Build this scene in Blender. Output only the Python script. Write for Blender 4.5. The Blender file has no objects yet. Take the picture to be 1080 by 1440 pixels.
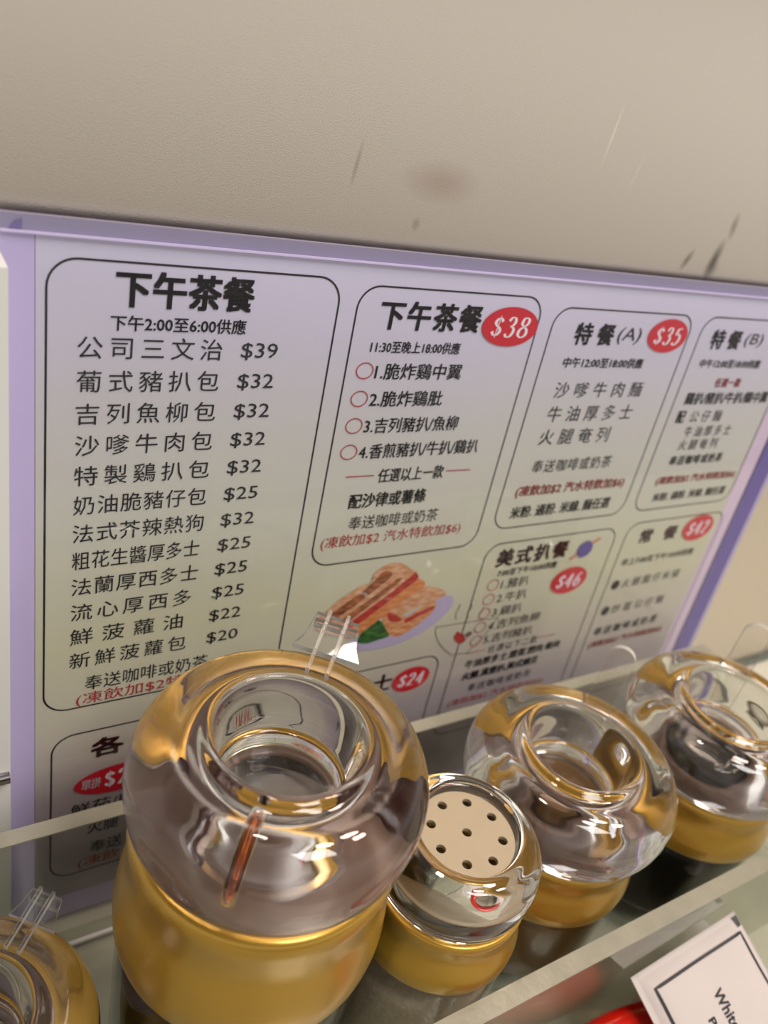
import bpy, bmesh, math, random
from mathutils import Vector, Matrix
C = bpy.context.scene.collection
S = 0.27            # one layout unit = 27 cm
random.seed(4)

# ------------------------------------------------------------------ camera
cam_d = bpy.data.cameras.new('camera'); cam = bpy.data.objects.new('camera', cam_d); C.objects.link(cam)
CM = [[0.844554, 0.086099, -0.528503], [-0.485683, 0.538775, -0.688356], [0.225475, 0.838038, 0.496841]]
m = Matrix(((CM[0][0], CM[0][1], CM[0][2], 0), (CM[1][0], CM[1][1], CM[1][2], 0), (CM[2][0], CM[2][1], CM[2][2], S), (0, 0, 0, 1)))
cam.matrix_world = m
cam_d.lens = 28.52; cam_d.sensor_width = 36; cam_d.clip_start = 0.002; cam_d.clip_end = 50
cam_d.dof.use_dof = True; cam_d.dof.focus_distance = 0.205; cam_d.dof.aperture_fstop = 12.0
bpy.context.scene.camera = cam

# ------------------------------------------------------------------ world and lights
world = bpy.data.worlds.new('room_light'); bpy.context.scene.world = world; world.use_nodes = True
nt = world.node_tree; bg = nt.nodes['Background']
tc = nt.nodes.new('ShaderNodeTexCoord'); sp = nt.nodes.new('ShaderNodeSeparateXYZ'); rp = nt.nodes.new('ShaderNodeValToRGB')
mr = nt.nodes.new('ShaderNodeMapRange'); mr.inputs['From Min'].default_value = -1; mr.inputs['From Max'].default_value = 1
nt.links.new(tc.outputs['Generated'], sp.inputs[0]); nt.links.new(sp.outputs['Z'], mr.inputs['Value']); nt.links.new(mr.outputs[0], rp.inputs[0]); nt.links.new(rp.outputs[0], bg.inputs[0])
els = rp.color_ramp.elements
els[0].position = 0.0; els[0].color = (0.08, 0.06, 0.045, 1)
els[1].position = 1.0; els[1].color = (0.15, 0.125, 0.11, 1)
for p, col in ((0.32, (0.24, 0.20, 0.165, 1)), (0.42, (0.58, 0.52, 0.46, 1)), (0.53, (1.12, 1.05, 0.98, 1)), (0.63, (0.52, 0.46, 0.41, 1)), (0.76, (0.20, 0.165, 0.14, 1))):
    e = els.new(p); e.color = col
bg.inputs[1].default_value = 1.0
def lamp(name, loc, size, power, col, shape='DISK', target=(0.12, 0.1, 0.05)):
    l = bpy.data.lights.new(name, 'AREA'); l.shape = shape; l.size = size; l.energy = power; l.color = col
    if shape == 'RECTANGLE': l.size_y = size * 0.3
    o = bpy.data.objects.new(name, l); C.objects.link(o); o.location = loc
    o.rotation_euler = (Vector(target) - Vector(loc)).to_track_quat('-Z', 'Y').to_euler(); return o
lamp('ceiling_panel_lamp', (0.30, -0.75, 1.5), 0.5, 13, (1.0, 0.975, 0.95), 'SQUARE')
lamp('ceiling_spot_lamp', (0.75, -0.10, 1.5), 0.20, 4.6, (1.0, 0.80, 0.68))
lamp('ceiling_spot_lamp', (0.50, -0.30, 1.6), 0.20, 4.6, (1.0, 0.80, 0.68))
lamp('ceiling_spot_lamp', (0.95, -0.38, 1.55), 0.20, 4.6, (1.0, 0.80, 0.68))
lamp('ceiling_spot_lamp', (0.10, 0.22, 1.6), 0.12, 2.4, (1.0, 0.86, 0.76))
vs = bpy.context.scene.view_settings
vs.view_transform = 'Standard'; vs.look = 'None'; vs.gamma = 1.0; vs.exposure = -0.08; vs.use_curve_mapping = False
cy = bpy.context.scene.cycles
cy.max_bounces = 24; cy.transmission_bounces = 20; cy.glossy_bounces = 10; cy.transparent_max_bounces = 24

# ------------------------------------------------------------------ materials
def s2l(c):
    return tuple((x / 12.92 if x <= 0.04045 else ((x + 0.055) / 1.055) ** 2.4) for x in (v / 255 for v in c)) + (1,)
def mat(name, col, rough=0.5, metal=0.0, noise=0.0, nscale=60, bump=0.0, bscale=200, **kw):
    m_ = bpy.data.materials.new(name); m_.use_nodes = True; n = m_.node_tree; b = n.nodes['Principled BSDF']
    c = s2l(col) if max(col[:3]) > 1 else tuple(col[:3]) + (1,)
    b.inputs['Base Color'].default_value = c; b.inputs['Roughness'].default_value = rough; b.inputs['Metallic'].default_value = metal
    for k, v in kw.items(): b.inputs[k.replace('_', ' ')].default_value = v
    if noise > 0 or bump > 0:
        t = n.nodes.new('ShaderNodeTexCoord')
    if noise > 0:
        nz = n.nodes.new('ShaderNodeTexNoise'); nz.inputs['Scale'].default_value = nscale; nz.inputs['Detail'].default_value = 5
        mx = n.nodes.new('ShaderNodeMix'); mx.data_type = 'RGBA'
        mx.inputs[6].default_value = tuple(x * (1 - noise) for x in c[:3]) + (1,); mx.inputs[7].default_value = tuple(min(1, x * (1 + noise)) for x in c[:3]) + (1,)
        n.links.new(t.outputs['Object'], nz.inputs['Vector']); n.links.new(nz.outputs[0], mx.inputs[0]); n.links.new(mx.outputs[2], b.inputs['Base Color'])
    if bump > 0:
        n2 = n.nodes.new('ShaderNodeTexNoise'); n2.inputs['Scale'].default_value = bscale; n2.inputs['Detail'].default_value = 3
        bp = n.nodes.new('ShaderNodeBump'); bp.inputs['Strength'].default_value = bump; bp.inputs['Distance'].default_value = 0.001
        n.links.new(t.outputs['Object'], n2.inputs['Vector']); n.links.new(n2.outputs[0], bp.inputs['Height']); n.links.new(bp.outputs[0], b.inputs['Normal'])
    return m_
def film(name, tint, ior=1.49, rough=0.02):      # thin clear sheet: Fresnel mirror over tinted see-through
    m_ = bpy.data.materials.new(name); m_.use_nodes = True; n = m_.node_tree; n.nodes.remove(n.nodes['Principled BSDF'])
    tr = n.nodes.new('ShaderNodeBsdfTransparent'); tr.inputs[0].default_value = tuple(tint) + (1,)
    gl = n.nodes.new('ShaderNodeBsdfGlossy'); gl.inputs['Roughness'].default_value = rough
    fr = n.nodes.new('ShaderNodeFresnel'); fr.inputs[0].default_value = ior
    ge = n.nodes.new('ShaderNodeNewGeometry'); fo = n.nodes.new('ShaderNodeMath'); fo.operation = 'SUBTRACT'; fo.inputs[0].default_value = 1; n.links.new(ge.outputs['Backfacing'], fo.inputs[1])
    ml = n.nodes.new('ShaderNodeMath'); ml.operation = 'MULTIPLY'; n.links.new(fr.outputs[0], ml.inputs[0]); n.links.new(fo.outputs[0], ml.inputs[1])
    mx = n.nodes.new('ShaderNodeMixShader'); n.links.new(ml.outputs[0], mx.inputs[0]); n.links.new(tr.outputs[0], mx.inputs[1]); n.links.new(gl.outputs[0], mx.inputs[2])
    n.links.new(mx.outputs[0], n.nodes['Material Output'].inputs[0]); return m_
M = {}
M['clear'] = mat('clear_acrylic', (0.985, 0.98, 0.975), 0.0, 0, Transmission_Weight=1.0, IOR=1.49)
M['glass'] = mat('jar_glass', (0.93, 0.95, 0.94), 0.0, 0, Transmission_Weight=1.0, IOR=1.5)
M['thin_glass'] = None
M['amber_clear'] = mat('amber_stained_acrylic', (0.75, 0.22, 0.05), 0.03, 0, Transmission_Weight=1.0, IOR=1.49)
M['panel'] = film('tray_acrylic', (0.90, 0.91, 0.885))
M['thin_glass'] = film('thin_jar_glass', (0.93, 0.94, 0.93), 1.5)
M['stain'] = mat('dried_soy', (0.045, 0.010, 0.004), 0.3)
M['frost'] = mat('frosted_clear_rim', (214, 212, 204), 0.3, 0, Transmission_Weight=0.25)
M['seal'] = mat('mauve_brown_seal', (96, 72, 58), 0.3, 0, noise=0.15, nscale=80)
M['film'] = film('sleeve_film', (0.97, 0.965, 0.985), 1.45)
M['edge'] = mat('sawn_acrylic_edge', (172, 170, 152), 0.28, 0, noise=0.22, nscale=110, bump=0.35, bscale=260, Transmission_Weight=0.15)
M['gold'] = mat('gold_paint', (184, 144, 50), 0.30, 0.55, noise=0.06, nscale=90, Coat_Weight=0.35, Coat_Roughness=0.12)
M['soy'] = mat('soy_sauce', (0.004, 0.003, 0.002), 0.08, 0, Specular_IOR_Level=0.25)
M['oil'] = mat('brown_vinegar', (0.15, 0.075, 0.016), 0.12, 0, noise=0.25, nscale=70)
M['pepper'] = mat('ground_pepper', (168, 150, 128), 0.9, 0, noise=0.35, nscale=700, bump=0.3, bscale=900)
M['disc'] = mat('cream_plastic', (180, 165, 138), 0.45, 0, noise=0.06, nscale=120)
M['paper'] = None
M['white_paper'] = mat('sachet_paper', (208, 201, 198), 0.7, 0, noise=0.04, nscale=60, bump=0.15, bscale=150)
M['ink'] = mat('black_ink', (24, 22, 28), 0.55)
M['ink_thin'] = mat('thin_black_ink', (34, 33, 38), 0.55)
M['maroon'] = mat('maroon_ink', (70, 14, 22), 0.55)
M['red_ink'] = mat('red_ink', (172, 48, 50), 0.55)
M['badge'] = mat('badge_red', (206, 22, 44), 0.5)
M['white_ink'] = mat('white_print', (245, 238, 242), 0.5)
M['grey_ink'] = mat('grey_brown_ink', (120, 104, 98), 0.6)
M['red'] = mat('glossy_red_plastic', (196, 26, 14), 0.14, 0, Coat_Weight=0.5)
M['counter'] = mat('pale_green_white_laminate', (214, 213, 198), 0.28, 0, noise=0.02, nscale=30)
M['chrome'] = mat('chrome', (200, 200, 205), 0.18, 1.0)
M['seam'] = mat('grey_sealant', (96, 104, 96), 0.5, 0)
M['band_l'] = mat('lavender_sleeve_margin', (205, 196, 236), 0.3)
M['band_t'] = mat('grey_violet_sleeve_fold', (138, 134, 162), 0.3)
M['band_r'] = mat('pink_lilac_sleeve_margin', (222, 206, 226), 0.3)
M['band_d'] = mat('violet_sleeve_edge', (96, 84, 156), 0.25)
M['band_o'] = mat('pale_violet_sleeve_lip', (172, 164, 200), 0.25)
M['notch'] = mat('violet_notch', (110, 104, 150), 0.3)

def menu_paper():
    m_ = mat('printed_menu_paper', (205, 203, 205), 0.5); n = m_.node_tree; b = n.nodes['Principled BSDF']
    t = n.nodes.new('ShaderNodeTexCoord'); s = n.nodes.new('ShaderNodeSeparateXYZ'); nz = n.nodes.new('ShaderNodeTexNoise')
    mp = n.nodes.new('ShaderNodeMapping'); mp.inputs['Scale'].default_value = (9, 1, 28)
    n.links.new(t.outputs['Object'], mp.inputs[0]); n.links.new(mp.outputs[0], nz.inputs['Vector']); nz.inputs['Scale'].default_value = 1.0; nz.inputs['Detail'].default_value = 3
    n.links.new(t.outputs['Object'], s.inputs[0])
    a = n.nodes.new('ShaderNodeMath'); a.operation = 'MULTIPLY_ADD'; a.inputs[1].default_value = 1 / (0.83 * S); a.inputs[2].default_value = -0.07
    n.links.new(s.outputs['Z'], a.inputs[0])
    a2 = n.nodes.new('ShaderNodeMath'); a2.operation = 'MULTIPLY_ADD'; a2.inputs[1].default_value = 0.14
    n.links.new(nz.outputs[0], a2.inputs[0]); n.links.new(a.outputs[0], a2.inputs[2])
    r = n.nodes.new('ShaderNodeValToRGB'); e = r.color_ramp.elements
    e[0].position = 0.0; e[0].color = s2l((174, 166, 174)); e[1].position = 1.0; e[1].color = s2l((218, 218, 240))  # lowest stops: mauve print tone, darkened to paint in shade at the card's foot
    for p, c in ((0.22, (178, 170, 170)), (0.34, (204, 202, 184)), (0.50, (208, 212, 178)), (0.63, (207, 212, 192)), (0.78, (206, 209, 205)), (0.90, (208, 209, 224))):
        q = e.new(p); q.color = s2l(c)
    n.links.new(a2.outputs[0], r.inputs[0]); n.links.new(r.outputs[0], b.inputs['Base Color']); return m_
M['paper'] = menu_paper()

def steel():
    m_ = mat('brushed_champagne_steel', (214, 207, 196), 0.30, 1.0); n = m_.node_tree; b = n.nodes['Principled BSDF']
    t = n.nodes.new('ShaderNodeTexCoord')
    nz = n.nodes.new('ShaderNodeTexNoise'); nz.inputs['Scale'].default_value = 3200; nz.inputs['Detail'].default_value = 2
    n.links.new(t.outputs['Object'], nz.inputs['Vector'])
    bp = n.nodes.new('ShaderNodeBump'); bp.inputs['Strength'].default_value = 0.10; bp.inputs['Distance'].default_value = 0.0004
    n.links.new(nz.outputs[0], bp.inputs['Height']); n.links.new(bp.outputs[0], b.inputs['Normal'])
    # stains and scratches: soft elongated marks at their own places on the sheet
    def mark(x, z, lx, lz, ang):
        x = x * 0.977; z = 1 - (1 - z) * 0.977
        mp = n.nodes.new('ShaderNodeMapping'); mp.vector_type = 'TEXTURE'
        mp.inputs['Location'].default_value = (x * S, 0, z * S); mp.inputs['Rotation'].default_value = (0, ang, 0); mp.inputs['Scale'].default_value = (lx * S, 1000, lz * S)
        n.links.new(t.outputs['Object'], mp.inputs[0])
        ln = n.nodes.new('ShaderNodeVectorMath'); ln.operation = 'LENGTH'; n.links.new(mp.outputs[0], ln.inputs[0])
        r = n.nodes.new('ShaderNodeMapRange'); r.inputs['From Min'].default_value = 1.0; r.inputs['From Max'].default_value = 0.15
        n.links.new(ln.outputs['Value'], r.inputs['Value']); return r.outputs[0]
    col = None; cur = None
    for x, z, lx, lz, ang, c, k in ((0.9565, 0.846, 0.011, 0.030, 0.15, (70, 62, 55), 0.75), (0.904, 0.842, 0.007, 0.017, 0.45, (80, 70, 62), 0.6),
                              (0.967, 0.890, 0.008, 0.020, -0.1, (96, 84, 76), 0.5), (0.958, 0.834, 0.016, 0.016, 0, (96, 84, 76), 0.45),
                              (0.402, 0.892, 0.003, 0.026, 0.1, (110, 98, 84), 0.35), (0.705, 0.962, 0.0022, 0.036, 0.05, (250, 240, 225), 0.6),
                              (0.760, 0.930, 0.002, 0.024, 0.2, (240, 230, 215), 0.45), (0.50, 0.887, 0.05, 0.022, 0, (176, 150, 138), 0.45), (0.482, 0.845, 0.006, 0.008, 0, (140, 110, 90), 0.4)):
        f_ = mark(x, z, lx, lz, ang); mu = n.nodes.new('ShaderNodeMath'); mu.operation = 'MULTIPLY'; mu.inputs[1].default_value = k; n.links.new(f_, mu.inputs[0])
        mx = n.nodes.new('ShaderNodeMix'); mx.data_type = 'RGBA'; n.links.new(mu.outputs[0], mx.inputs[0])
        if cur is None: mx.inputs[6].default_value = s2l((214, 207, 196))
        else: n.links.new(cur, mx.inputs[6])
        mx.inputs[7].default_value = s2l(c); cur = mx.outputs[2]
    n.links.new(cur, b.inputs['Base Color']); return m_
M['steel'] = steel()

def toast_mat(name, a, b_, sc):
    m_ = mat(name, a, 0.6); n = m_.node_tree; b = n.nodes['Principled BSDF']; t = n.nodes.new('ShaderNodeTexCoord')
    mp = n.nodes.new('ShaderNodeMapping'); mp.inputs['Rotation'].default_value = (0, 0.7, 0); mp.inputs['Scale'].default_value = (1, 1, 3)
    nz = n.nodes.new('ShaderNodeTexNoise'); nz.inputs['Scale'].default_value = sc; nz.inputs['Detail'].default_value = 4
    r = n.nodes.new('ShaderNodeValToRGB'); r.color_ramp.elements[0].position = 0.35; r.color_ramp.elements[1].position = 0.65
    r.color_ramp.elements[0].color = s2l(b_); r.color_ramp.elements[1].color = s2l(a)
    n.links.new(t.outputs['Object'], mp.inputs[0]); n.links.new(mp.outputs[0], nz.inputs['Vector']); n.links.new(nz.outputs[0], r.inputs[0]); n.links.new(r.outputs[0], b.inputs['Base Color']); return m_
P = {'plate': mat('print_lilac', (186, 180, 208), 0.6), 'top': toast_mat('print_toast', (226, 186, 146), (196, 138, 92), 260), 'mark': toast_mat('print_grill_mark', (190, 120, 70), (104, 58, 36), 240),
     'fill': toast_mat('print_red_filling', (206, 70, 60), (150, 40, 36), 300), 'side': toast_mat('print_crust', (226, 158, 96), (200, 120, 62), 260), 'end': mat('print_cut_end', (224, 200, 176), 0.6),
     'low': toast_mat('print_toast_shade', (226, 176, 124), (196, 120, 70), 260), 'lettuce': toast_mat('print_lettuce', (60, 128, 52), (20, 60, 30), 300)}

# ------------------------------------------------------------------ mesh helpers (all in layout units, scaled by S)
def link(name, me, material, parent=None, loc=None):
    o = bpy.data.objects.new(name, me); C.objects.link(o)
    if material: me.materials.append(material)
    if loc: o.location = Vector(loc) * S
    if parent: o.parent = parent
    return o
def from_data(name, vs_, fs, material, parent=None, loc=None, smooth=False):
    me = bpy.data.meshes.new(name); me.from_pydata([Vector(v) * S for v in vs_], [], fs); me.update()
    if smooth:
        me.polygons.foreach_set('use_smooth', [True] * len(me.polygons))
    return link(name, me, material, parent, loc)
def empty(name, loc, label, cat, group=None, rz=0):
    o = bpy.data.objects.new(name, None); C.objects.link(o); o.location = Vector(loc) * S; o.rotation_euler[2] = rz
    o.empty_display_size = 0.01; o['label'] = label; o['category'] = cat
    if group: o['group'] = group
    return o
def catmull(pts, n, closed=False):
    out = []; k = len(pts)
    for i in range(k if closed else k - 1):
        p = [pts[(i + j - 1) % k] if closed else pts[min(max(i + j - 1, 0), k - 1)] for j in range(4)]
        for q in range(n):
            t = q / n
            out.append(tuple(0.5 * ((2 * p[1][d]) + (-p[0][d] + p[2][d]) * t + (2 * p[0][d] - 5 * p[1][d] + 4 * p[2][d] - p[3][d]) * t * t + (-p[0][d] + 3 * p[1][d] - 3 * p[2][d] + p[3][d]) * t ** 3) for d in range(len(p[1]))))
    if not closed: out.append(tuple(pts[-1]))
    return out
def lathe(name, prof, material, parent=None, loc=None, seg=96, closed=False, smooth=True):
    """revolve (r, z) points; r = 0 ends become poles; closed joins last to first"""
    vs_, fs, rings = [], [], []
    for r, z in prof:
        if r < 1e-6: rings.append([len(vs_)]); vs_.append((0, 0, z))
        else:
            rings.append(list(range(len(vs_), len(vs_) + seg)))
            for k in range(seg): a = 2 * math.pi * k / seg; vs_.append((r * math.cos(a), r * math.sin(a), z))
    pairs = list(zip(rings[:-1], rings[1:])) + ([(rings[-1], rings[0])] if closed else [])
    for A, B in pairs:
        if len(A) == 1 and len(B) == 1: continue
        for k in range(seg):
            k2 = (k + 1) % seg
            if len(A) == 1: fs.append((A[0], B[k2], B[k]))
            elif len(B) == 1: fs.append((A[k], A[k2], B[0]))
            else: fs.append((A[k], A[k2], B[k2], B[k]))
    o = from_data(name, vs_, fs, material, parent, loc, smooth)
    bm = bmesh.new(); bm.from_mesh(o.data); bmesh.ops.recalc_face_normals(bm, faces=bm.faces); bm.to_mesh(o.data); bm.free()
    return o
def box(name, a, b, material, parent=None, bevel=0.0, loc=None):
    bm = bmesh.new(); bmesh.ops.create_cube(bm, size=1)
    for v in bm.verts: v.co = Vector([(a[i] + b[i]) / 2 + v.co[i] * (b[i] - a[i]) for i in range(3)]) * S
    if bevel: bmesh.ops.bevel(bm, geom=bm.edges[:], offset=bevel * S, segments=2, affect='EDGES', profile=0.5)
    me = bpy.data.meshes.new(name); bm.to_mesh(me); bm.free(); return link(name, me, material, parent, loc)
def tube(name, pts, rad, material, parent=None, loc=None, seg=14, closed=False, flat=1.0):
    vs_, fs = [], []; n = len(pts)
    for i, p in enumerate(pts):
        p = Vector(p); a = Vector(pts[(i - 1) % n] if closed or i else pts[0]); b = Vector(pts[(i + 1) % n] if closed or i < n - 1 else pts[-1])
        t = (b - a).normalized(); u = t.cross(Vector((0, 0, 1))).normalized() if abs(t.z) < 0.95 else Vector((1, 0, 0)); w = u.cross(t)
        r = rad[i] if isinstance(rad, list) else rad
        for k in range(seg): an = 2 * math.pi * k / seg; vs_.append(p + u * r * math.cos(an) + w * r * flat * math.sin(an))
    for i in range(n if closed else n - 1):
        j = (i + 1) % n
        for k in range(seg): fs.append((i * seg + k, i * seg + (k + 1) % seg, j * seg + (k + 1) % seg, j * seg + k))
    if not closed: fs.append(tuple(range(seg))[::-1]); fs.append(tuple((n - 1) * seg + k for k in range(seg)))
    return from_data(name, vs_, fs, material, parent, loc, True)

# ------------------------------------------------------------------ setting: counter and steel panel
def structure(o): o['kind'] = 'structure'; return o
WALL_Y = 0.684
c_ = structure(box('floor', (-2.6, -0.42, -0.112), (4.2, WALL_Y + 0.1, -0.012), M['counter'])); c_['label'] = 'pale greenish white counter top under the clear tray'
w_ = structure(box('wall_back', (-2.6, WALL_Y, -0.012), (4.2, WALL_Y + 0.08, 2.6), M['steel'])); w_['label'] = 'brushed champagne steel sheet behind the menu, smudged at right'
s_ = structure(tube('trim_1', [(-2.6, WALL_Y - 0.004, -0.008), (4.2, WALL_Y - 0.004, -0.008)], 0.009, M['seam'])); s_['label'] = 'dark sealant seam where steel meets counter'
r_ = structure(tube('trim_2', [(-0.9, 0.613, 0.272), (0.092, 0.613, 0.272)], 0.0065, M['chrome'])); r_['label'] = 'thin grey metal rail across the white panel left of the menu'

p_ = structure(box('trim_3', (-0.9, 0.616, -0.012), (0.0935, 0.683, 0.80), mat('white_panel', (226, 228, 226), 0.4))); p_['label'] = 'white upright panel showing left of the menu'
# ------------------------------------------------------------------ menu
A = math.asin(0.0597769)
menu = empty('menu_card', (0, 0.617, 0), 'wide printed Chinese tea menu in a violet-edged clear sleeve leaning on the steel', 'menu')
menu.rotation_euler = (-A, 0, 0)
def sheet(name, u0, u1, v0, v1, y0, y1, m_, parent=menu): return box(name, (u0, y0, v0), (u1, y1, v1), m_, parent)
sheet('sleeve_back', 0.0955, 1.245, -0.008, 0.8145, 0.0035, 0.0065, M['band_o'])
sheet('sleeve_margin', 0.0945, 0.1195, -0.008, 0.8145, 0.0, 0.003, M['band_l'])['label'] = 'lavender margin along the left side'
sheet('sleeve_fold', 0.0950, 1.256, 0.8155, 0.8270, 0.0, 0.0065, M['band_t'])['label'] = 'grey violet fold along the top edge'
sheet('sleeve_lip', 0.0950, 1.2045, 0.8137, 0.8153, -0.004, 0.0065, M['band_l'])
sheet('sleeve_margin', 1.1690, 1.2040, -0.008, 0.8135, 0.0, 0.003, M['band_r'])['label'] = 'pinkish lilac margin along the right side'
sheet('sleeve_edge', 1.2045, 1.2450, -0.008, 0.8150, -0.003, 0.003, M['band_d'])['label'] = 'deep violet strip down the right side'
sheet('sleeve_lip', 1.2455, 1.2570, -0.008, 0.8270, -0.002, 0.0065, M['band_o'])
sheet('sleeve_margin', 0.12, 1.1685, -0.008, 0.0290, 0.0, 0.003, M['band_l'])['label'] = 'lavender margin along the bottom'
from_data('sleeve_notch', [(0.1010, -0.0008, 0.8158), (0.1105, -0.0008, 0.8158), (0.1105, -0.0008, 0.8235), (0.106, -0.0008, 0.8220)], [(0, 1, 2, 3)], M['notch'], menu)
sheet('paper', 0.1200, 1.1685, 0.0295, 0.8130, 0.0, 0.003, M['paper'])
sheet('sleeve_film', 0.0950, 1.2040, -0.008, 0.8135, -0.0055, -0.0045, M['film'])

LAY = [0]
def flat(name, polys, mat_, parent, layer):
    """flat print: polygons in (u, v) laid on the paper"""
    vs_, fs = [], []; y = -0.0004 - 0.0003 * layer
    for p in polys:
        fs.append(tuple(range(len(vs_), len(vs_) + len(p)))); vs_ += [(q[0], y, q[1]) for q in p]
    return from_data(name, vs_, fs, mat_, parent)
def ribbon(pts, w, closed=False):
    quads = []; n = len(pts); L, R = [], []
    for i in range(n):
        a = Vector(pts[(i - 1) % n] if closed or i else pts[0]); b = Vector(pts[(i + 1) % n] if closed or i < n - 1 else pts[-1])
        t = (b - a); t = t.normalized() if t.length > 1e-9 else Vector((1, 0)); nn = Vector((-t.y, t.x)) * w / 2
        L.append(Vector(pts[i]) + nn); R.append(Vector(pts[i]) - nn)
    for i in range(n if closed else n - 1):
        j = (i + 1) % n; quads.append([L[i], L[j], R[j], R[i]])
    return quads
def rrect(u0, u1, v0, v1, r, n=8):
    pts = []
    for cx, cz, a0 in ((u1 - r, v1 - r, 0), (u0 + r, v1 - r, 90), (u0 + r, v0 + r, 180), (u1 - r, v0 + r, 270)):
        for k in range(n + 1): a = math.radians(a0 + 90 * k / n); pts.append((cx + r * math.cos(a), cz + r * math.sin(a)))
    return pts
def border(u0, u1, v0, v1, r=0.024, w=0.0018, m_='ink'):
    return flat('printed_box', ribbon(rrect(u0, u1, v0, v1, r), w, True), M[m_], menu, 0)

def text_mesh(s, space=1.0, off=0.0):
    cu = bpy.data.curves.new('t', 'FONT'); cu.body = s; cu.space_character = space; cu.resolution_u = 2; cu.offset = off
    ob = bpy.data.objects.new('t', cu); C.objects.link(ob)
    dg = bpy.context.evaluated_depsgraph_get(); me = bpy.data.meshes.new_from_object(ob.evaluated_get(dg))
    vv = [v.co.copy() for v in me.vertices]; ff = [tuple(p.vertices) for p in me.polygons]
    bpy.data.objects.remove(ob); bpy.data.curves.remove(cu); bpy.data.meshes.remove(me); return vv, ff
def text(s, u0, u1, v1, v0, parent, m_='ink_thin', bold=0.0, shear=0.0, auto=True, layer=1, off=0.0, name='lettering', place=None, loc=None):
    """set a line of text so that its ink fills u0..u1 by v0..v1 on the paper"""
    sp_ = 1.0; n = len(s)
    if auto and n > 1:
        k = ((u1 - u0) / (v1 - v0) - 0.92) / (n - 1); sp_ = max(1.0, min(2.6, k)) if all(ord(c) > 0x2000 for c in s) else 1.0
    vv, ff = text_mesh(s, sp_, off)
    if not vv: return None
    x0 = min(v.x for v in vv); x1 = max(v.x for v in vv); y0 = min(v.y for v in vv); y1 = max(v.y for v in vv)
    sx = (u1 - u0) / (x1 - x0); sy = (v1 - v0) / (y1 - y0)
    base = [((v.x - x0) * sx, (v.y - y0) * sy) for v in vv]
    if shear: base = [(x * (1 - shear * (v1 - v0) / (u1 - u0)) + shear * y, y) for x, y in base]
    offs = [(0, 0)] if not bold else [(bold * a, bold * b) for a, b in ((-1, -.7), (1, -.7), (-1, .7), (1, .7), (0, 0))]
    vs_, fs = [], []; y = -0.0004 - 0.0003 * layer
    for dx, dz in offs:
        b0 = len(vs_)
        for x, z in base:
            X_, Z_ = u0 + x + dx, v0 + z + dz
            vs_.append(place(X_, Z_) if place else (X_, y, Z_))
        fs += [tuple(b0 + i for i in f_) for f_ in ff]
    return from_data(name, vs_, fs, M[m_], parent, loc)
def T(parent, s, u0, u1, top, h=0.0195, **k): return text(s, u0, u1, top, top - h, parent, **k)

# high-contrast italic figures for the price badges, drawn with a broad nib
FIG = {'$': [[(.80, .74), (.62, .88), (.38, .86), (.26, .68), (.42, .54), (.66, .44), (.78, .28), (.62, .10), (.34, .10), (.18, .26)], [(.52, 1.02), (.52, -.04)]],
       '3': [[(.22, .78), (.38, .95), (.64, .93), (.74, .74), (.62, .58), (.42, .53)], [(.42, .53), (.70, .46), (.80, .27), (.64, .05), (.36, .02), (.18, .16)]],
       '8': [[(.50, .54), (.26, .68), (.30, .90), (.52, .97), (.74, .88), (.72, .68), (.50, .54), (.22, .38), (.20, .14), (.50, .01), (.80, .14), (.78, .38), (.50, .54)]],
       '5': [[(.78, .95), (.34, .93)], [(.34, .93), (.28, .56)], [(.28, .56), (.52, .62), (.78, .50), (.80, .24), (.58, .03), (.32, .02), (.18, .14)]],
       '2': [[(.20, .74), (.34, .94), (.62, .95), (.78, .76), (.68, .52), (.38, .24), (.16, .04)], [(.16, .04), (.44, .08), (.82, .04)]],
       '4': [[(.64, .97), (.40, .62), (.12, .28)], [(.12, .28), (.88, .28)], [(.66, .97), (.66, .0)]],
       '6': [[(.78, .95), (.48, .84), (.26, .54), (.20, .24), (.42, .02), (.70, .08), (.80, .32), (.66, .52), (.40, .50), (.24, .34)]]}
def figures(s, u0, u1, v0, v1, parent, m_='white_ink', shear=0.22, layer=3):
    n = len(s); cw = (u1 - u0) / (n + shear * 0.4); h = v1 - v0; polys = []
    for i, ch in enumerate(s):
        for st in FIG[ch]:
            pts = catmull(st, 5) if len(st) > 2 else [tuple(Vector(st[0]).lerp(Vector(st[1]), t / 4)) for t in range(5)]
            q = [(u0 + cw * (i + p[0] * 0.92) + shear * h * p[1] * 0.6, v0 + h * p[1]) for p in pts]
            L, R = [], []
            for k in range(len(q)):
                a = Vector(q[max(k - 1, 0)]); b = Vector(q[min(k + 1, len(q) - 1)]); t = (b - a).normalized()
                vert = abs(t.y); thin = ch == '$' and len(st) == 2
                w = h * (0.05 if thin else 0.055 + 0.12 * vert ** 1.5); nn = Vector((-t.y, t.x)) * w / 2
                L.append(Vector(q[k]) + nn); R.append(Vector(q[k]) - nn)
            for k in range(len(q) - 1): polys.append([L[k], L[k + 1], R[k + 1], R[k]])
    return flat('lettering', polys, M[m_], parent, layer)
def badge(s, cu_, cv, ru, rv, parent):
    el = [(cu_ + ru * math.cos(a), cv + rv * math.sin(a)) for a in [2 * math.pi * k / 40 for k in range(40)]]
    flat('price_badge', [el], M['badge'], parent, 2)['label'] = 'red oval badge with a white price'
    if s: figures(s, cu_ - ru * 0.72, cu_ + ru * 0.74, cv - rv * 0.52, cv + rv * 0.52, parent)

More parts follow.
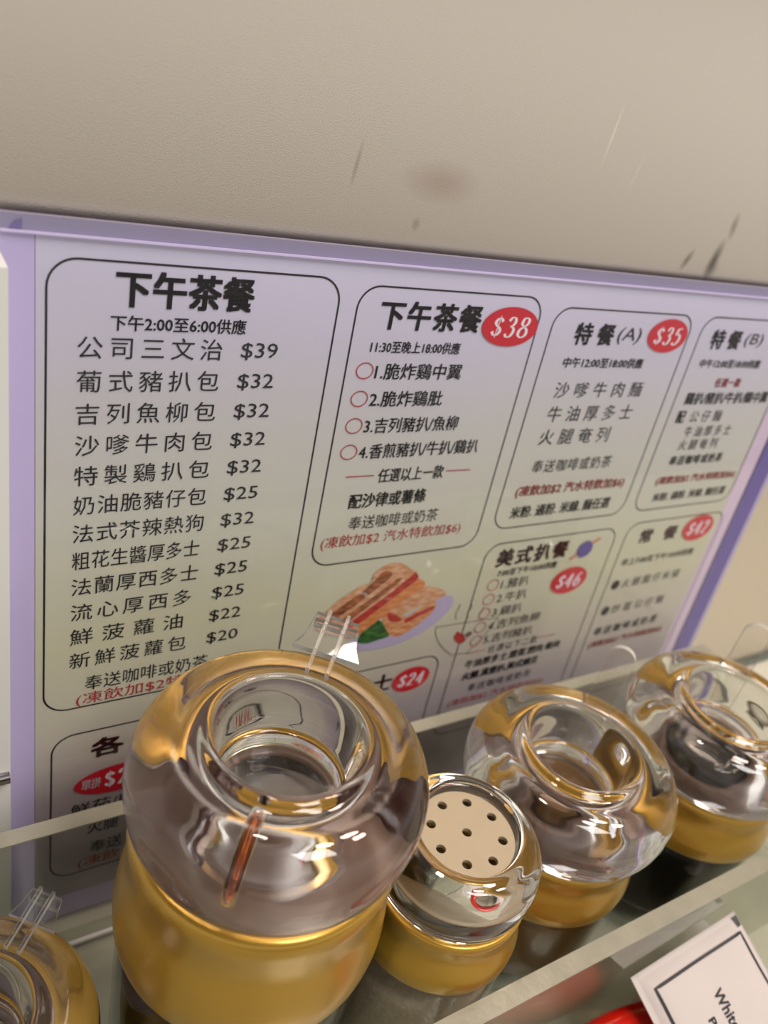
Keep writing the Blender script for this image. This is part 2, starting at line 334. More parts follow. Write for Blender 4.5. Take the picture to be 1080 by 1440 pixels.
# left box: tea set list
p = border(0.1280, 0.3910, 0.3280, 0.7970)
T(p, '下午茶餐', 0.1823, 0.3032, 0.7905, 0.0300, m_='ink', bold=0.0011)
T(p, '下午2:00至6:00供應', 0.1786, 0.2992, 0.7532, 0.0135, bold=0.0002)
rows = [('公司三文治', '$39', 0.279), ('葡式豬扒包', '$32', 0.279), ('吉列魚柳包', '$32', 0.279), ('沙嗲牛肉包', '$32', 0.279), ('特製鷄扒包', '$32', 0.279), ('奶油脆豬仔包', '$25', 0.279),
        ('法式芥辣熱狗', '$32', 0.279), ('粗花生醬厚多士', '$25', 0.2774), ('法蘭厚西多士', '$25', 0.279), ('流心厚西多', '$25', 0.2745), ('鮮菠蘿油', '$22', 0.2678), ('新鮮菠蘿包', '$20', 0.274)]
for i, (a, b, ue) in enumerate(rows):
    top = 0.7345 - i * 0.03025
    T(p, a, 0.1524, ue, top, 0.0200); T(p, b, 0.2976, 0.3341, top - 0.0025, 0.0168)
T(p, '奉送咖啡或奶茶', 0.1683, 0.3020, 0.3690, 0.0195)
T(p, '(凍飲加$2特飲加$6)', 0.1600, 0.3500, 0.3470, 0.0185, m_='red_ink')
# second box
p = border(0.4120, 0.6510, 0.4686, 0.7925)
T(p, '下午茶餐', 0.4404, 0.5681, 0.7790, 0.0290, m_='ink', bold=0.0010)
T(p, '11:30至晚上18:00供應', 0.4362, 0.5492, 0.7380, 0.0130, bold=0.0002)
for i, (s, ue) in enumerate((('1.脆炸鷄中翼', 0.5593), ('2.脆炸鷄肶', 0.5421), ('3.吉列豬扒/魚柳', 0.5724), ('4.香煎豬扒/牛扒/鷄扒', 0.6122))):
    top = 0.7140 - i * 0.0308
    T(p, s, 0.4475, ue, top, 0.0180, bold=0.0002)
    cc = [(0.4345 + 0.0098 * math.cos(a), top - 0.0085 + 0.0085 * math.sin(a)) for a in [2 * math.pi * k / 32 for k in range(32)]]
    flat('ring_mark', ribbon(cc, 0.0012, True), M['red_ink'], p, 1)
T(p, '任選以上一款', 0.4790, 0.5697, 0.5900, 0.0175, bold=0.0002)
flat('rule_line', ribbon([(0.4368, 0.5828), (0.4731, 0.5824)], 0.0012), M['red_ink'], p, 1)
flat('rule_line', ribbon([(0.5734, 0.5815), (0.6101, 0.5808)], 0.0012), M['red_ink'], p, 1)
T(p, '配沙律或薯條', 0.4475, 0.5523, 0.5600, 0.0185, m_='ink', bold=0.0004)
T(p, '奉送咖啡或奶茶', 0.4529, 0.5779, 0.5310, 0.0180)
T(p, '(凍飲加$2 汽水特飲加$6)', 0.4213, 0.6200, 0.5073, 0.0185, m_='red_ink')
badge('$38', 0.6115, 0.7580, 0.0402, 0.0225, p)
# box A
p = border(0.6735, 0.9180, 0.4886, 0.7835)
T(p, '特餐', 0.7142, 0.7790, 0.7666, 0.0260, m_='ink', bold=0.0009); T(p, '(A)', 0.7850, 0.8292, 0.7640, 0.0220, m_='ink', shear=0.15)
T(p, '中午12:00至18:00供應', 0.7089, 0.8490, 0.7245, 0.0130, bold=0.0003)
T(p, '沙嗲牛肉麵', 0.7092, 0.8654, 0.6929, 0.0210); T(p, '牛油厚多士', 0.7099, 0.8622, 0.6613, 0.0215); T(p, '火腿奄列', 0.7083, 0.8329, 0.6302, 0.0220)
T(p, '奉送咖啡或奶茶', 0.7114, 0.8559, 0.5870, 0.0185)
T(p, '(凍飲加$2 汽水特飲加$6)', 0.6965, 0.8985, 0.5510, 0.0180, m_='red_ink', bold=0.0004)
T(p, '米粉. 通粉. 米線. 麵任選', 0.6983, 0.8831, 0.5200, 0.0175, m_='ink', bold=0.0004)
badge('$35', 0.8775, 0.7555, 0.0372, 0.0222, p)
# box B
p = border(0.9405, 1.1660, 0.4895, 0.7835)
T(p, '特餐', 0.9685, 1.0320, 0.7666, 0.0260, m_='ink', bold=0.0009); T(p, '(B)', 1.0400, 1.0841, 0.7640, 0.0205, m_='ink', shear=0.15)
T(p, '中午12:00至18:00供應', 0.9636, 1.0993, 0.7259, 0.0125, bold=0.0003)
T(p, '任選一款', 1.0136, 1.0714, 0.6980, 0.0130, m_='red_ink', bold=0.0004)
T(p, '鷄扒/豬扒/牛扒/鷄中翼', 0.9624, 1.1540, 0.6770, 0.0180, bold=0.0004)
T(p, '配', 0.9595, 0.9760, 0.6490, 0.0180, m_='ink', bold=0.0005); T(p, '公仔麵', 0.9880, 1.0591, 0.6490, 0.0175); T(p, '牛油厚多士', 0.9888, 1.0970, 0.6250, 0.0170); T(p, '火腿奄列', 0.9876, 1.0763, 0.6040, 0.0170)
T(p, '奉送咖啡或奶茶', 0.9815, 1.1035, 0.5780, 0.0150, bold=0.0003)
T(p, '(凍飲加$2 汽水特飲加$6)', 0.9693, 1.1561, 0.5450, 0.0150, m_='red_ink', bold=0.0004)
T(p, '米粉. 通粉. 米線. 麵任選', 0.9757, 1.1478, 0.5170, 0.0140, m_='ink', bold=0.0003)
badge('', 1.1400, 0.7550, 0.0220, 0.0215, p)
# American style plate box
p = border(0.6765, 0.9250, 0.1250, 0.4645, m_='grey_ink' if False else 'ink_thin')
T(p, '美式扒餐', 0.7004, 0.8304, 0.4540, 0.0275, m_='maroon', bold=0.0011)
T(p, '7:00至下午10:00供應', 0.7089, 0.8192, 0.4210, 0.0115, bold=0.0002)
for i, (s, ue) in enumerate((('1.豬扒', 0.7731), ('2.牛扒', 0.7776), ('3.鷄扒', 0.7769), ('4.吉列魚柳', 0.8209), ('5.吉列豬扒', 0.8151))):
    top = 0.4040 - i * 0.0240
    T(p, s, 0.7222, ue, top, 0.0170)
    cc = [(0.7070 + 0.0096 * math.cos(a), top - 0.0075 + 0.0088 * math.sin(a)) for a in [2 * math.pi * k / 32 for k in range(32)]]
    flat('ring_mark', ribbon(cc, 0.0012, True), M['red_ink'], p, 1)
T(p, '任選以下二款', 0.7362, 0.8334, 0.2850, 0.0140)
flat('rule_line', ribbon([(0.6965, 0.2797), (0.7306, 0.2793)], 0.0012), M['red_ink'], p, 1)
flat('rule_line', ribbon([(0.8347, 0.2797), (0.8708, 0.2785)], 0.0012), M['red_ink'], p, 1)
T(p, '牛油厚多士.雞蛋.煙肉.餐肉', 0.7009, 0.8876, 0.2650, 0.0150, m_='ink', bold=0.0005)
T(p, '火腿.漢堡扒.美式燒豆', 0.7022, 0.8504, 0.2425, 0.0150, m_='ink', bold=0.0005)
T(p, '奉送咖啡或奶茶', 0.7200, 0.8450, 0.2170, 0.0150)
T(p, '(凍飲加$2 汽水特飲加$6)', 0.6900, 0.8800, 0.1930, 0.0150, m_='red_ink')
badge('$46', 0.8567, 0.3815, 0.0358, 0.0235, p)
orb = [(0.8668 + 0.0150 * math.cos(a), 0.4345 + 0.0140 * math.sin(a)) for a in [2 * math.pi * k / 30 for k in range(30)]]
M['orb'] = mat('print_violet', (84, 72, 150), 0.5); M['orange'] = mat('print_orange', (214, 128, 96), 0.5)
# regular meal box
p = border(0.9480, 1.1780, 0.1250, 0.4675, m_='ink_thin')
T(p, '常餐', 0.9831, 1.0685, 0.4530, 0.0240, m_='maroon', bold=0.0010)
T(p, '早上7:00至下午10:00供應', 0.9631, 1.1347, 0.4030, 0.0130, bold=0.0002)
for vv_, s, ue in ((0.3545, '火腿腸仔米線', 1.1224), (0.3045, '炒蛋公仔麵', 1.1087)):
    flat('bullet', [[(0.9690 + 0.0088 * math.cos(a), vv_ + 0.0088 * math.sin(a)) for a in [2 * math.pi * k / 24 for k in range(24)]]], M['ink'], p, 1)
    T(p, s, 0.9840, ue, vv_ + 0.0090, 0.0175)
T(p, '奉送咖啡或奶茶', 0.9617, 1.1131, 0.2720, 0.0165, bold=0.0003)
T(p, '(凍飲加$2 汽水特飲加$6)', 0.9600, 1.1400, 0.2430, 0.0150, m_='red_ink', bold=0.0003)
badge('$42', 1.1195, 0.4425, 0.0371, 0.0240, p)
# bottom left box
p = border(0.1365, 0.6490, 0.0645, 0.2905)
T(p, '各式多', 0.1783, 0.3400, 0.2765, 0.0270, m_='maroon', bold=0.0012); T(p, '士', 0.5440, 0.5723, 0.2750, 0.0280, m_='maroon', bold=0.0012)
badge('$24', 0.6060, 0.2560, 0.0312, 0.0212, p)
badge('', 0.2140, 0.2095, 0.0535, 0.0212, p)
T(p, '單拼', 0.1690, 0.1895, 0.2175, 0.0150, m_='white_ink', bold=0.0004, layer=3); figures('$2', 0.1930, 0.2230, 0.1985, 0.2230, p, shear=0.0)
T(p, '鮮茄/磨', 0.1580, 0.2330, 0.1825, 0.0210, m_='ink'); T(p, '火腿', 0.1772, 0.2135, 0.1470, 0.0205); T(p, '奉送', 0.1808, 0.2192, 0.1120, 0.0200); T(p, '(凍飲', 0.1677, 0.2170, 0.0880, 0.0195, m_='red_ink')
T(p, '煎', 0.5880, 0.6100, 0.1900, 0.0180, m_='ink')
# printed pictures
PIC = {"plate": [[0.4883, 0.3458], [0.4939, 0.3304], [0.5205, 0.325], [0.5418, 0.3237], [0.5627, 0.3253], [0.5834, 0.3298], [0.6038, 0.337], [0.6233, 0.3482], [0.6366, 0.3619], [0.6433, 0.3734], [0.6433, 0.3833], [0.6368, 0.3908], [0.6245, 0.394], [0.5874, 0.378], [0.5387, 0.3599]], "toast_top": [[0.4337, 0.3872], [0.4462, 0.4013], [0.4602, 0.414], [0.4748, 0.424], [0.4866, 0.4309], [0.5015, 0.4347], [0.5037, 0.4469], [0.5164, 0.4555], [0.5307, 0.4584], [0.5442, 0.4547], [0.5581, 0.4451], [0.5693, 0.437], [0.537, 0.411], [0.502, 0.3871], [0.4716, 0.3614], [0.4487, 0.3753]], "toast_mark": [[0.4525, 0.3925], [0.4666, 0.4052], [0.4981, 0.4277], [0.5158, 0.4476], [0.529, 0.4444], [0.5283, 0.4369], [0.501, 0.4145], [0.4587, 0.3849]], "toast_mark2": [[0.4728, 0.3861], [0.5028, 0.4065], [0.5371, 0.4317], [0.5468, 0.434], [0.539, 0.4236], [0.5048, 0.397], [0.477, 0.3775]], "toast_fill": [[0.4691, 0.3659], [0.5014, 0.3898], [0.5363, 0.4137], [0.5661, 0.4396], [0.5731, 0.4325], [0.5718, 0.4275], [0.5433, 0.406], [0.5084, 0.3806], [0.4747, 0.3581]], "toast_side": [[0.4718, 0.3606], [0.5081, 0.382], [0.543, 0.4074], [0.5711, 0.4302], [0.585, 0.4228], [0.5872, 0.4145], [0.5793, 0.4092], [0.5562, 0.3958], [0.53, 0.3752], [0.497, 0.3521], [0.4876, 0.3492], [0.4737, 0.357]], "toast_end": [[0.4331, 0.3866], [0.437, 0.375], [0.4504, 0.3658], [0.4725, 0.3572], [0.4714, 0.3628], [0.4487, 0.3753]], "toast2_top": [[0.5375, 0.3871], [0.5552, 0.4], [0.5754, 0.4138], [0.5884, 0.4151], [0.6222, 0.402], [0.6236, 0.3922], [0.5966, 0.3846], [0.5663, 0.3764], [0.5662, 0.3682], [0.5442, 0.3805]], "toast2_low": [[0.5333, 0.3718], [0.5378, 0.3858], [0.5642, 0.3686], [0.5874, 0.378], [0.6091, 0.3892], [0.6141, 0.3731], [0.5986, 0.3564], [0.575, 0.3414], [0.5594, 0.339], [0.542, 0.351]], "toast2_fill": [[0.5378, 0.3804], [0.5473, 0.3786], [0.5632, 0.3674], [0.5573, 0.3645], [0.5445, 0.3683]], "toast2_red": [[0.5692, 0.3649], [0.5888, 0.3728], [0.6105, 0.3793], [0.6119, 0.3741], [0.5905, 0.3664], [0.572, 0.3588]], "lettuce": [[0.5011, 0.3445], [0.5057, 0.3584], [0.5105, 0.3709], [0.52, 0.3739], [0.5312, 0.3695], [0.5427, 0.3536], [0.5493, 0.3426], [0.5354, 0.3399], [0.5229, 0.3379], [0.5099, 0.3384]], "cup_rim": [[0.6252, 0.3412], [0.6635, 0.3394], [0.708, 0.3375], [0.6973, 0.3382], [0.7362, 0.3364]], "cup_l": [[0.6252, 0.3412], [0.6291, 0.3274], [0.6396, 0.3105], [0.6562, 0.2933], [0.6636, 0.2886], [0.6648, 0.2844], [0.6802, 0.2829], [0.6972, 0.2814], [0.7007, 0.2854], [0.7167, 0.3033], [0.7279, 0.321], [0.7362, 0.3364]], "steam1": [[0.6568, 0.3738], [0.6569, 0.3667], [0.654, 0.3586], [0.6577, 0.3473]], "steam2": [[0.6759, 0.3718], [0.6799, 0.3639], [0.6748, 0.3562], [0.6794, 0.346]], "steam3": [[0.7018, 0.3614], [0.6998, 0.3486]], "blob": [[0.6626, 0.3175], [0.6662, 0.3257], [0.6788, 0.3186], [0.6871, 0.3063], [0.6809, 0.3016], [0.6686, 0.3072]], "blob2": [[0.6818, 0.3165], [0.6874, 0.3211], [0.6949, 0.3195], [0.6943, 0.3139], [0.6883, 0.3105]], "ring": [[0.8431, 0.4196], [0.8667, 0.4362], [0.8923, 0.4501]]}
pic = flat('printed_picture', [PIC['plate']], P['plate'], menu, 1); pic['label'] = 'toasted sandwiches on a lilac plate'
for k, (a, b) in enumerate((('toast2_low', 'low'), ('toast2_red', 'fill'), ('toast2_top', 'top'), ('toast2_fill', 'fill'), ('lettuce', 'lettuce'), ('toast_side', 'side'), ('toast_top', 'top'), ('toast_fill', 'fill'), ('toast_end', 'end'), ('toast_mark', 'mark'), ('toast_mark2', 'mark'))):
    pts = PIC[a]
    if a.startswith('toast2') or a in ('lettuce', 'toast_mark', 'toast_mark2', 'toast_top'): pts = catmull(pts, 3, True)
    flat('picture_patch', [pts], P[b], pic, 1.4 + k * 0.25)
cup = flat('printed_picture', ribbon(PIC['cup_rim'], 0.0011) + ribbon(catmull(PIC['cup_l'], 3), 0.0011) + ribbon(catmull(PIC['steam1'], 3), 0.0013) + ribbon(catmull(PIC['steam2'], 3), 0.0013) + ribbon(PIC['steam3'], 0.0013), M['grey_ink'], menu, 1); cup['label'] = 'thin line drawing of a steaming cup'
flat('picture_patch', [PIC['blob']], P['fill'], cup, 1.5); flat('picture_patch', [PIC['blob2']], M['grey_ink'], cup, 1.6)
pl = flat('printed_picture', ribbon(PIC['ring'], 0.0045), M['orange'], menu, 2); pl['label'] = 'small violet ball with an orange streak'
flat('picture_patch', [orb], M['orb'], pl, 3)

# ------------------------------------------------------------------ clear tray
tray = empty('clear_tray', (0.5, 0.41, -0.012), 'clear acrylic counter tray with frosted sawn edges holding the sauce bottles', 'tray')
def tp(name, a, b, m_): 
    off = Vector((0.5, 0.41, -0.012)); return box(name, Vector(a) - off, Vector(b) - off, m_, tray)
ZT = 0.215
for a, b, nm in (((-0.30, 0.5735, 0), (1.223, 0.5918, ZT), 'back_panel'), ((-0.30, 0.2275, 0), (1.203, 0.2475, ZT), 'divider_panel'), ((-0.30, -0.10, 0), (1.203, -0.08, ZT), 'front_panel')):
    o = tp(nm, a, (b[0], b[1], ZT - 0.0025), M['panel'])
    off = Vector((0.5, 0.41, -0.012)); box('sawn_edge', Vector((a[0], a[1], ZT - 0.0022)) - off, Vector((b[0], b[1], ZT)) - off, M['edge'], o)
for x0, nm in ((1.2045, 'end_panel'), (-0.3205, 'end_panel')):
    o = tp(nm, (x0, -0.10, 0), (x0 + 0.0185, 0.5725, ZT - 0.0025), M['panel'])
    off = Vector((0.5, 0.41, -0.012)); box('sawn_edge', Vector((x0, -0.10, ZT - 0.0022)) - off, Vector((x0 + 0.0185, 0.5725, ZT)) - off, M['edge'], o)
tp('floor_panel', (-0.3205, -0.10, -0.012), (1.223, 0.5918, -0.0005), M['panel'])
box('glued_joint', Vector((-0.30, 0.5690, 0.0)) - Vector((0.5, 0.41, -0.012)), Vector((1.2, 0.5732, 0.004)) - Vector((0.5, 0.41, -0.012)), mat('white_glue_line', (250, 250, 250), 0.3), tray)

# ------------------------------------------------------------------ bottles
def lid_profile(R, T_, zc):
    o = [(0.80, -1.0), (0.90, -.90), (0.975, -.50), (1.0, 0.0), (.975, .42), (.89, .78), (.76, .95), (.655, .93), (.595, .96), (.545, 1.05), (.495, 1.02), (.465, .75), (.45, .30), (.43, -.02), (.36, -.10), (.18, -.12), (0, -.12)]
    i = [(0, -.30), (.20, -.30), (.40, -.32), (.47, -.40), (.50, -.60), (.52, -.82), (.56, -.93), (.66, -.98), (.74, -1.0)]
    A_ = catmull(o, 4); B_ = catmull(i, 4)
    return [(max(0.0, r) * R, zc + z * T_) for r, z in A_ + B_]
def strip_tab(name, c, az, w, th, z0, z1, d, parent, lean=0.0, rounded=True):
    """flat clear tongue standing at distance d from the axis, broad side facing outwards"""
    ax = Vector((math.cos(az), math.sin(az), 0)); sd = Vector((-math.sin(az), math.cos(az), 0)); up = Vector((0, 0, 1))
    out = [(-w / 2, z0), (w / 2, z0)]
    if rounded:
        for k in range(13): a = math.pi * k / 12; out.append((w / 2 * math.cos(a), z1 - w / 2 + w / 2 * math.sin(a)))
    n = len(out); vs_ = []
    for s in (-1, 1):
        for x, z in out: vs_.append(ax * (d + s * th / 2 + lean * (z - z0)) + sd * x + up * z)
    fs = [tuple(range(n))[::-1], tuple(range(n, 2 * n))] + [(k, (k + 1) % n, n + (k + 1) % n, n + k) for k in range(n)]
    o = from_data(name, vs_, fs, M['clear'], parent)
    bm = bmesh.new(); bm.from_mesh(o.data); bmesh.ops.recalc_face_normals(bm, faces=bm.faces); o.data.materials.append(M['frost'])
    for f_ in bm.faces:
        if len(f_.verts) == 4: f_.material_index = 1
    bm.to_mesh(o.data); bm.free(); return o
def bottle(x, y, R, T_, zc, gz0, gr, br, liq, label, contact=True):
    """R, T_, zc: lid radius, half thickness, centre height; gz0: foot of gold collar; gr: gold radius; br: glass radius"""
    b = empty('sauce_bottle', (x, y, 0), label, 'bottle', 'sauce bottles in the clear tray')
    zb = zc - T_
    # glass body: thick-walled jar
    h = gz0 + 0.004
    out = [(0, 0.002), (br * .80, 0.001), (br * .90, 0.004), (br * .955, 0.016), (br * .97, 0.03), (br * .985, h * .55), (br, h - 0.006), (br * .985, h)]
    inn = [(br * .97, h), (br * .965, h * .5), (br * .93, 0.045), (br * .85, 0.032), (br * .5, 0.028), (0, 0.027)]
    lathe('glass_body', catmull(out, 3) + catmull(inn, 3), M['thin_glass'], b)
    hl = h - 0.003
    lathe('sauce', [(0, 0.0285)] + catmull([(br * .5, 0.0295), (br * .84, 0.0335), (br * .92, 0.047), (br * .955, h * .5), (br * .96, hl)], 3) + [(0, hl)], M[liq], b)
    # gold collar with shoulder, waist and belly, running up inside the lid as a neck
    g = gz0; t = zb - gz0
    col = [(gr * .955, g), (gr * .985, g + .03 * t), (gr, g + .14 * t), (gr * 1.0, g + .26 * t), (gr * .975, g + .45 * t), (gr * .945, g + .62 * t), (gr * .945, g + .76 * t), (gr * .955, g + .90 * t), (gr * .925, g + 1.0 * t - .02 * T_), (R * .80, zb + .03 * T_), (R * .78, zb + .06 * T_), (R * .70, zb + .07 * T_), (R * .665, zb + .06 * T_)]
    inn = [(R * .66, zb - .22 * T_), (gr * .84, g + .7 * t), (gr * .86, g)]
    lathe('gold_collar', catmull(col, 4) + inn, M['gold'], b, closed=True)
    lid = lathe('lid', lid_profile(R, T_, zc), M['clear'], b, closed=True)
    lathe('seal_disc', ([(R * .655, zb + .03 * T_), (R * .65, zb + .07 * T_), (R * .60, zb + .12 * T_), (R * .54, zb + .26 * T_)] if contact else [(R * .655, zb - .05 * T_), (R * .65, zb - .045 * T_), (R * .60, zb - .04 * T_), (R * .505, zb - .03 * T_), (R * .48, zb + .20 * T_)]) + [(R * .46, zb + .30 * T_), (R * .42, zb + .30 * T_), (R * .41, zb + .18 * T_), (R * .40, zb - .12 * T_), (R * .65, zb - .14 * T_)], M['seal'], b, closed=True)
    # sauce standing in the neck under the lid
    lathe('sauce', [(0, zb + .32 * T_), (R * .38, zb + .32 * T_), (R * .395, zb + .25 * T_), (R * .395, zb - .4 * T_), (0, zb - .4 * T_)], M[liq], b, smooth=False)
    return b, lid
b1, lid1 = bottle(0.264, 0.387, 0.125, 0.0494, 0.464, 0.280, 0.1235, 0.1185, 'soy', 'largest sauce bottle with clear ring lid, soy stained, in the middle of the picture')
AZ = math.radians(48)
# ribbed clear pouring tab on the back of the tall bottle lid
def ribbed_tab(b, az, R, zt, T_, k=1.0, reach=1.15):
    ax = Vector((math.cos(az), math.sin(az), 0)); sd = Vector((-math.sin(az), math.cos(az), 0)); up = Vector((0, 0, 1))
    def prism(name, outline, z0f, th, parent):
        vs_ = []; n = len(outline)
        for s in (0, 1):
            for q, w in outline: vs_.append(ax * q + sd * w + up * (z0f(q) + s * th))
        fs = [tuple(range(n))[::-1], tuple(range(n, 2 * n))] + [(k, (k + 1) % n, n + (k + 1) % n, n + k) for k in range(n)]
        o = from_data(name, vs_, fs, M['clear'], parent); bm = bmesh.new(); bm.from_mesh(o.data); bmesh.ops.recalc_face_normals(bm, faces=bm.faces); o.data.materials.append(M['frost'])
        for f_ in bm.faces:
            if abs(f_.normal.z) < 0.5: f_.material_index = 1
        bm.to_mesh(o.data); bm.free(); return o
    slope = lambda q: zt + (q - R * .86) * 0.42
    tab = prism('lid_tab', [(R * .86, -0.032 * k), (R * .96, -0.025 * k), (R * reach, -0.021 * k), (R * reach, 0.021 * k), (R * .96, 0.025 * k), (R * .86, 0.032 * k)], slope, 0.005, b)
    for s in (-1, 1):
        prism('rib', [(R * .60, s * 0.009 * k - 0.0016), (R * reach, s * 0.009 * k - 0.0016), (R * reach, s * 0.009 * k + 0.0016), (R * .60, s * 0.009 * k + 0.0016)], lambda q: max(slope(q), zt - 0.002) + 0.0052, 0.006, tab)
    prism('rib', [(R * (reach - .06), -0.021 * k), (R * (reach - .02), -0.021 * k), (R * (reach - .02), 0.021 * k), (R * (reach - .06), 0.021 * k)], lambda q: slope(q) - 0.006, 0.0055, tab)
    return tab
ribbed_tab(b1, AZ, 0.125, 0.464 + 0.049 * 0.86, 0.049)
# spout groove with a drop of soy, on the near side of the lid
az2 = AZ + math.pi
d_ = Vector((math.cos(az2), math.sin(az2), 0))
tube('spout', [tuple(d_ * (0.125 * q) + Vector((0, 0, 0.464 + 0.0494 * z))) for q, z in ((.50, .55), (.60, .50), (.72, .38), (.82, .15), (.885, -.15))], [0.0055, 0.0062, 0.006, 0.0055, 0.005], M['amber_clear'], b1)['label'] = 'amber stained pouring spout'
def stain(name, r0, r1, a0, a1, z, wob, parent):
    n = 24; vs_ = []; fs = []
    for k in range(n + 1):
        a = math.radians(a0 + (a1 - a0) * k / n); e = math.sin(math.pi * k / n) ** 0.5
        rm = (r0 + r1) / 2; hw = (r1 - r0) / 2 * e * (1 + 0.15 * math.sin(wob * .5 * k))
        for r in (rm - hw, rm + hw * (1 + 0.15 * math.sin(.9 * wob * k))):
            for dz in (0.0, 0.0008): vs_.append((r * math.cos(a), r * math.sin(a), z + dz))
    for k in range(n):
        a = 4 * k; fs += [(a + 1, a + 3, a + 7, a + 5), (a, a + 4, a + 6, a + 2), (a, a + 1, a + 5, a + 4), (a + 2, a + 6, a + 7, a + 3)]
    return from_data(name, vs_, fs, M['stain'], parent, None, True)
zst = 0.464 - 0.0494 * 0.915
for r0, r1, a0, a1, wb in ((.52, .60, 25, 120, .9), (.60, .82, 148, 200, 1.7), (.60, .83, -56, -6, 1.3), (.50, .56, 190, 262, 1.1)):
    stain('soy_stain', r0 * .125, r1 * .125, a0, a1, zst, wb, b1)
b3, lid3 = bottle(0.684, 0.398, 0.130, 0.0465, 0.294, 0.163, 0.1190, 0.1150, 'oil', 'sauce bottle of brown vinegar right of the pepper shaker, clear tongue upright behind lid', False)
strip_tab('spoon_handle', None, math.radians(33), 0.034, 0.0075, 0.225, 0.418, 0.118, b3)
b4, lid4 = bottle(0.948, 0.380, 0.130, 0.0470, 0.306, 0.175, 0.1190, 0.1150, 'soy', 'rightmost sauce bottle, near black sauce, clear lid cut by the picture edge', False)
strip_tab('spoon_handle', None, math.radians(33), 0.036, 0.0075, 0.235, 0.415, 0.118, b4)
b0, lid0 = bottle(0.022, 0.398, 0.110, 0.0407, 0.203, 0.095, 0.1050, 0.1020, 'oil', 'low sauce bottle at the bottom left corner, mostly outside the picture')
ribbed_tab(b0, math.radians(46), 0.110, 0.203 + 0.0407 * 0.86, 0.0407, 0.72, 1.08)

# pepper shaker
sx, sy, sR, sT, sz = 0.476, 0.349, 0.085, 0.034, 0.311
sh = empty('pepper_shaker', (sx, sy, 0), 'small pepper shaker with perforated cream disc under a clear domed lid', 'shaker')
br, gz = 0.0895, 0.205; h = gz + 0.003
lathe('glass_body', catmull([(0, 0.002), (br * .80, 0.001), (br * .92, 0.006), (br * .97, 0.02), (br * .985, h * .5), (br, h - 0.006), (br * .985, h)], 3) + catmull([(br * .95, h), (br * .94, h * .5), (br * .92, 0.025), (br * .80, 0.014), (0, 0.012)], 3), M['thin_glass'], sh)
lathe('pepper_powder', [(0, 0.0135)] + catmull([(br * .78, 0.0155), (br * .89, 0.026), (br * .925, h * .5), (br * .93, h * .80)], 3) + [(0, h * .84)], M['pepper'], sh)
gr = 0.0912; g = gz; t = (sz - sT) - gz
lathe('gold_collar', catmull([(gr * .955, g), (gr * .99, g + .04 * t), (gr * 1.0, g + .14 * t), (gr * .995, g + .28 * t), (gr * .95, g + .46 * t), (gr * .915, g + .62 * t), (gr * .915, g + .78 * t), (gr * .925, g + .90 * t), (gr * .90, g + t - .001), (sR * .84, g + t - .0015), (sR * .72, g + t - .002)], 4) + [(sR * .70, g + t - .006), (gr * .82, g + .7 * t), (gr * .86, g)], M['gold'], sh, closed=True)
o_ = [(0.84, -1.0), (0.95, -.90), (0.99, -.45), (1.0, 0.05), (.965, .55), (.86, .92), (.76, 1.04), (.68, 1.08), (.625, 1.02), (.60, .85)]
i_ = [(.592, .40), (.61, -.1), (.64, -.55), (.70, -.92), (.77, -1.0)]
lathe('lid', [(r * sR, sz + z * sT) for r, z in catmull(o_, 4) + catmull(i_, 4)], M['clear'], sh, closed=True)
def perforated(name, R, holes, hr, th, z, m_, parent):
    cu = bpy.data.curves.new(name, 'CURVE'); cu.dimensions = '2D'; cu.fill_mode = 'BOTH'; cu.extrude = th / 2 * S; cu.bevel_depth = 0.0006 * S
    for cx, cz, r in [(0, 0, R)] + [(a, b, hr) for a, b in holes]:
        s = cu.splines.new('POLY'); n = 64 if r == R else 20; s.points.add(n - 1); s.use_cyclic_u = True
        for k in range(n): s.points[k].co = ((cx + r * math.cos(2 * math.pi * k / n)) * S, (cz + r * math.sin(2 * math.pi * k / n)) * S, 0, 1)
    ob = bpy.data.objects.new('tmp', cu); C.objects.link(ob); dg = bpy.context.evaluated_depsgraph_get(); me = bpy.data.meshes.new_from_object(ob.evaluated_get(dg))
    bpy.data.objects.remove(ob); me.materials.clear(); return link(name, me, m_, parent, (0, 0, z))
hs = [(0, 0)] + [(0.0375 * math.cos(math.radians(55 + 45 * k)), 0.0375 * math.sin(math.radians(55 + 45 * k))) for k in range(8)]
perforated('sifter_disc', 0.0500, hs, 0.0056, 0.004, sz + sT * .80, M['disc'], sh)
lathe('sifter_cup', [(0.0495, sz + sT * .74), (0.0498, sz - sT * .4), (0.0565, sz - sT * .45), (0.0565, sz - sT * .5), (0.047, sz - sT * .45), (0.0475, sz + sT * .74)], M['disc'], sh, closed=True)

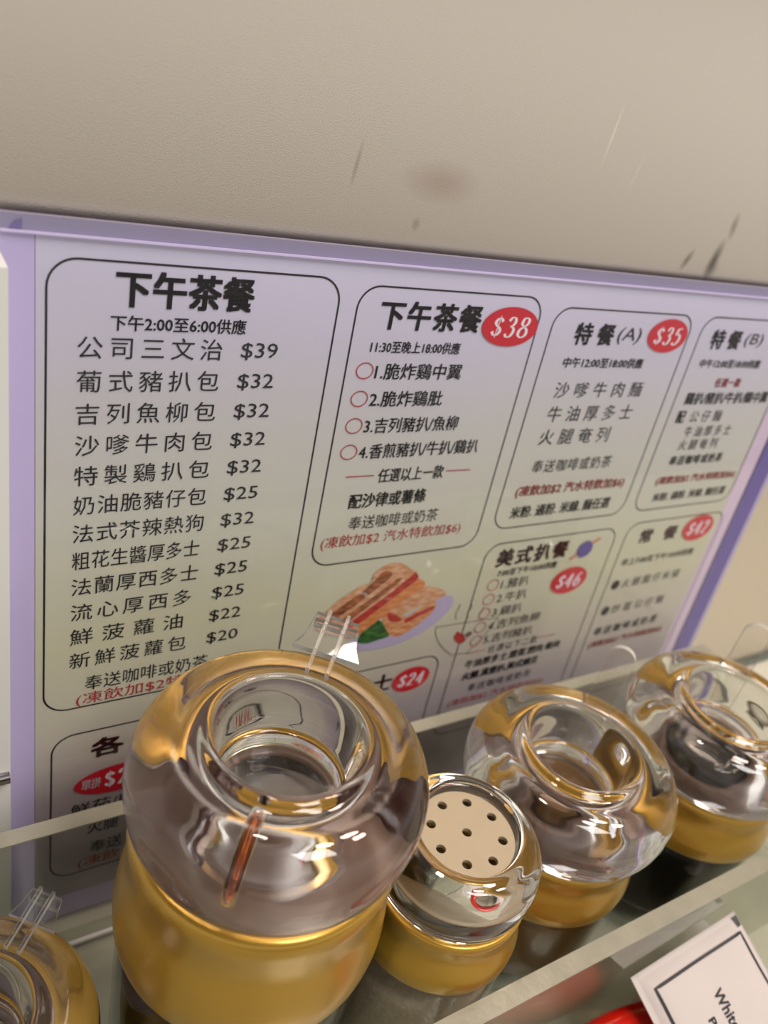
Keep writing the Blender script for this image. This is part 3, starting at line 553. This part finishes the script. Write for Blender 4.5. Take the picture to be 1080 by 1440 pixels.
# ------------------------------------------------------------------ sachets and red handle in the front compartment
def sachet(corner, ex, ey, w, l, label, printed=True, puff=0.008):
    ex = Vector(ex).normalized(); ey = Vector(ey); ey = (ey - ex * ey.dot(ex)).normalized(); nz = ex.cross(ey)
    if nz.z < 0: nz = -nz
    e = empty('paper_sachet', corner, label, 'sachet', 'paper sachets in the front compartment')
    nu, nv = 26, 34; vs_ = []
    def P_(a, b, s):
        k = min(1, min(a, 1 - a) / 0.16, min(b, 1 - b) / 0.12); k = max(0, k); bulge = puff * (math.sin(k * math.pi / 2) ** 0.8) * (1 + 0.12 * math.sin(9 * a + 4 * b) + 0.08 * math.sin(17 * b - 6 * a))
        return ex * (a * w) + ey * (b * l) + nz * (s * (0.0006 + bulge) + 0.002 * math.sin(5 * a) * math.sin(4 * b))
    for s in (1, -1):
        for j in range(nv + 1):
            for i in range(nu + 1): vs_.append(P_(i / nu, j / nv, s))
    fs = []; N = (nu + 1) * (nv + 1)
    for s in (0, 1):
        for j in range(nv):
            for i in range(nu):
                a = s * N + j * (nu + 1) + i; q = (a, a + 1, a + nu + 2, a + nu + 1); fs.append(q if s == 0 else q[::-1])
    per = [i for i in range(nu)] + [j * (nu + 1) + nu for j in range(nv)] + [nv * (nu + 1) + i for i in range(nu, 0, -1)] + [j * (nu + 1) for j in range(nv, 0, -1)]
    for k in range(len(per)): a, b = per[k], per[(k + 1) % len(per)]; fs.append((a, b, b + N, a + N))
    body = from_data('packet', vs_, fs, M['white_paper'], e, None, True)
    on = lambda a, b: P_(a / w, b / l, 1) + nz * 0.0008
    if printed:
        q = [(0.10, 0.085), (0.93, 0.085), (0.93, 0.93), (0.10, 0.93)]; pts = []
        for k in range(4):
            a, b = Vector(q[k]), Vector(q[(k + 1) % 4]); pts += [a.lerp(b, t / 24) for t in range(24)]
        pts = [(p_[0] * w, p_[1] * l) for p_ in pts]; vv, ff = [], []
        for qd in ribbon(pts, 0.0036, True):
            ff.append(tuple(range(len(vv), len(vv) + 4))); vv += [on(*c) for c in qd]
        from_data('printed_border', vv, ff, M['ink'], e)
        # words run down the length of the sachet
        tx = lambda s, b0, b1, a0, a1: text(s, b0, b1, a1, a0, e, m_='ink', auto=False, place=lambda X_, Z_: on(Z_, X_), bold=0.0004)
        tx('White', 0.225 * l, 0.395 * l, 0.475 * w, 0.55 * w); tx('Pepper', 0.305 * l, 0.50 * l, 0.325 * w, 0.395 * w)
        vv = [on(*c) for c in ((w * .985, 0.004), (w * .985, 0.016), (w * .93, 0.016), (w * .93, 0.004))]; from_data('tick_mark', vv, [(0, 1, 2, 3)], mat('grey_tick', (70, 70, 70), 0.5), e)
    return e
sachet((0.705, 0.222, 0.128), (0.170, 0.000, 0.028), (-0.010, -0.10, -0.045), 0.180, 0.250, 'white paper sachet of white pepper with thin black printed border, topmost of its pile')
sachet((0.730, 0.215, 0.070), (0.170, 0.010, 0.012), (0.02, -0.10, -0.02), 0.180, 0.245, 'plain side of a white paper sachet hidden under the printed one', False)
hd = empty('tongs', (0.66, 0.107, 0), 'glossy red plastic loop handle showing left of the white sachet', 'utensil')
arc = [(0.180 * math.cos(a), 0.092 * math.sin(a), 0.066 + 0.004 * math.sin(a)) for a in [2 * math.pi * k / 48 for k in range(48)]]
tube('handle', arc, 0.0200, M['red'], hd, closed=True, seg=20)
tube('blade', [(0.0, -0.10, 0.055), (0.0, -0.165, 0.012)], 0.010, M['chrome'], hd, seg=12, flat=0.5)
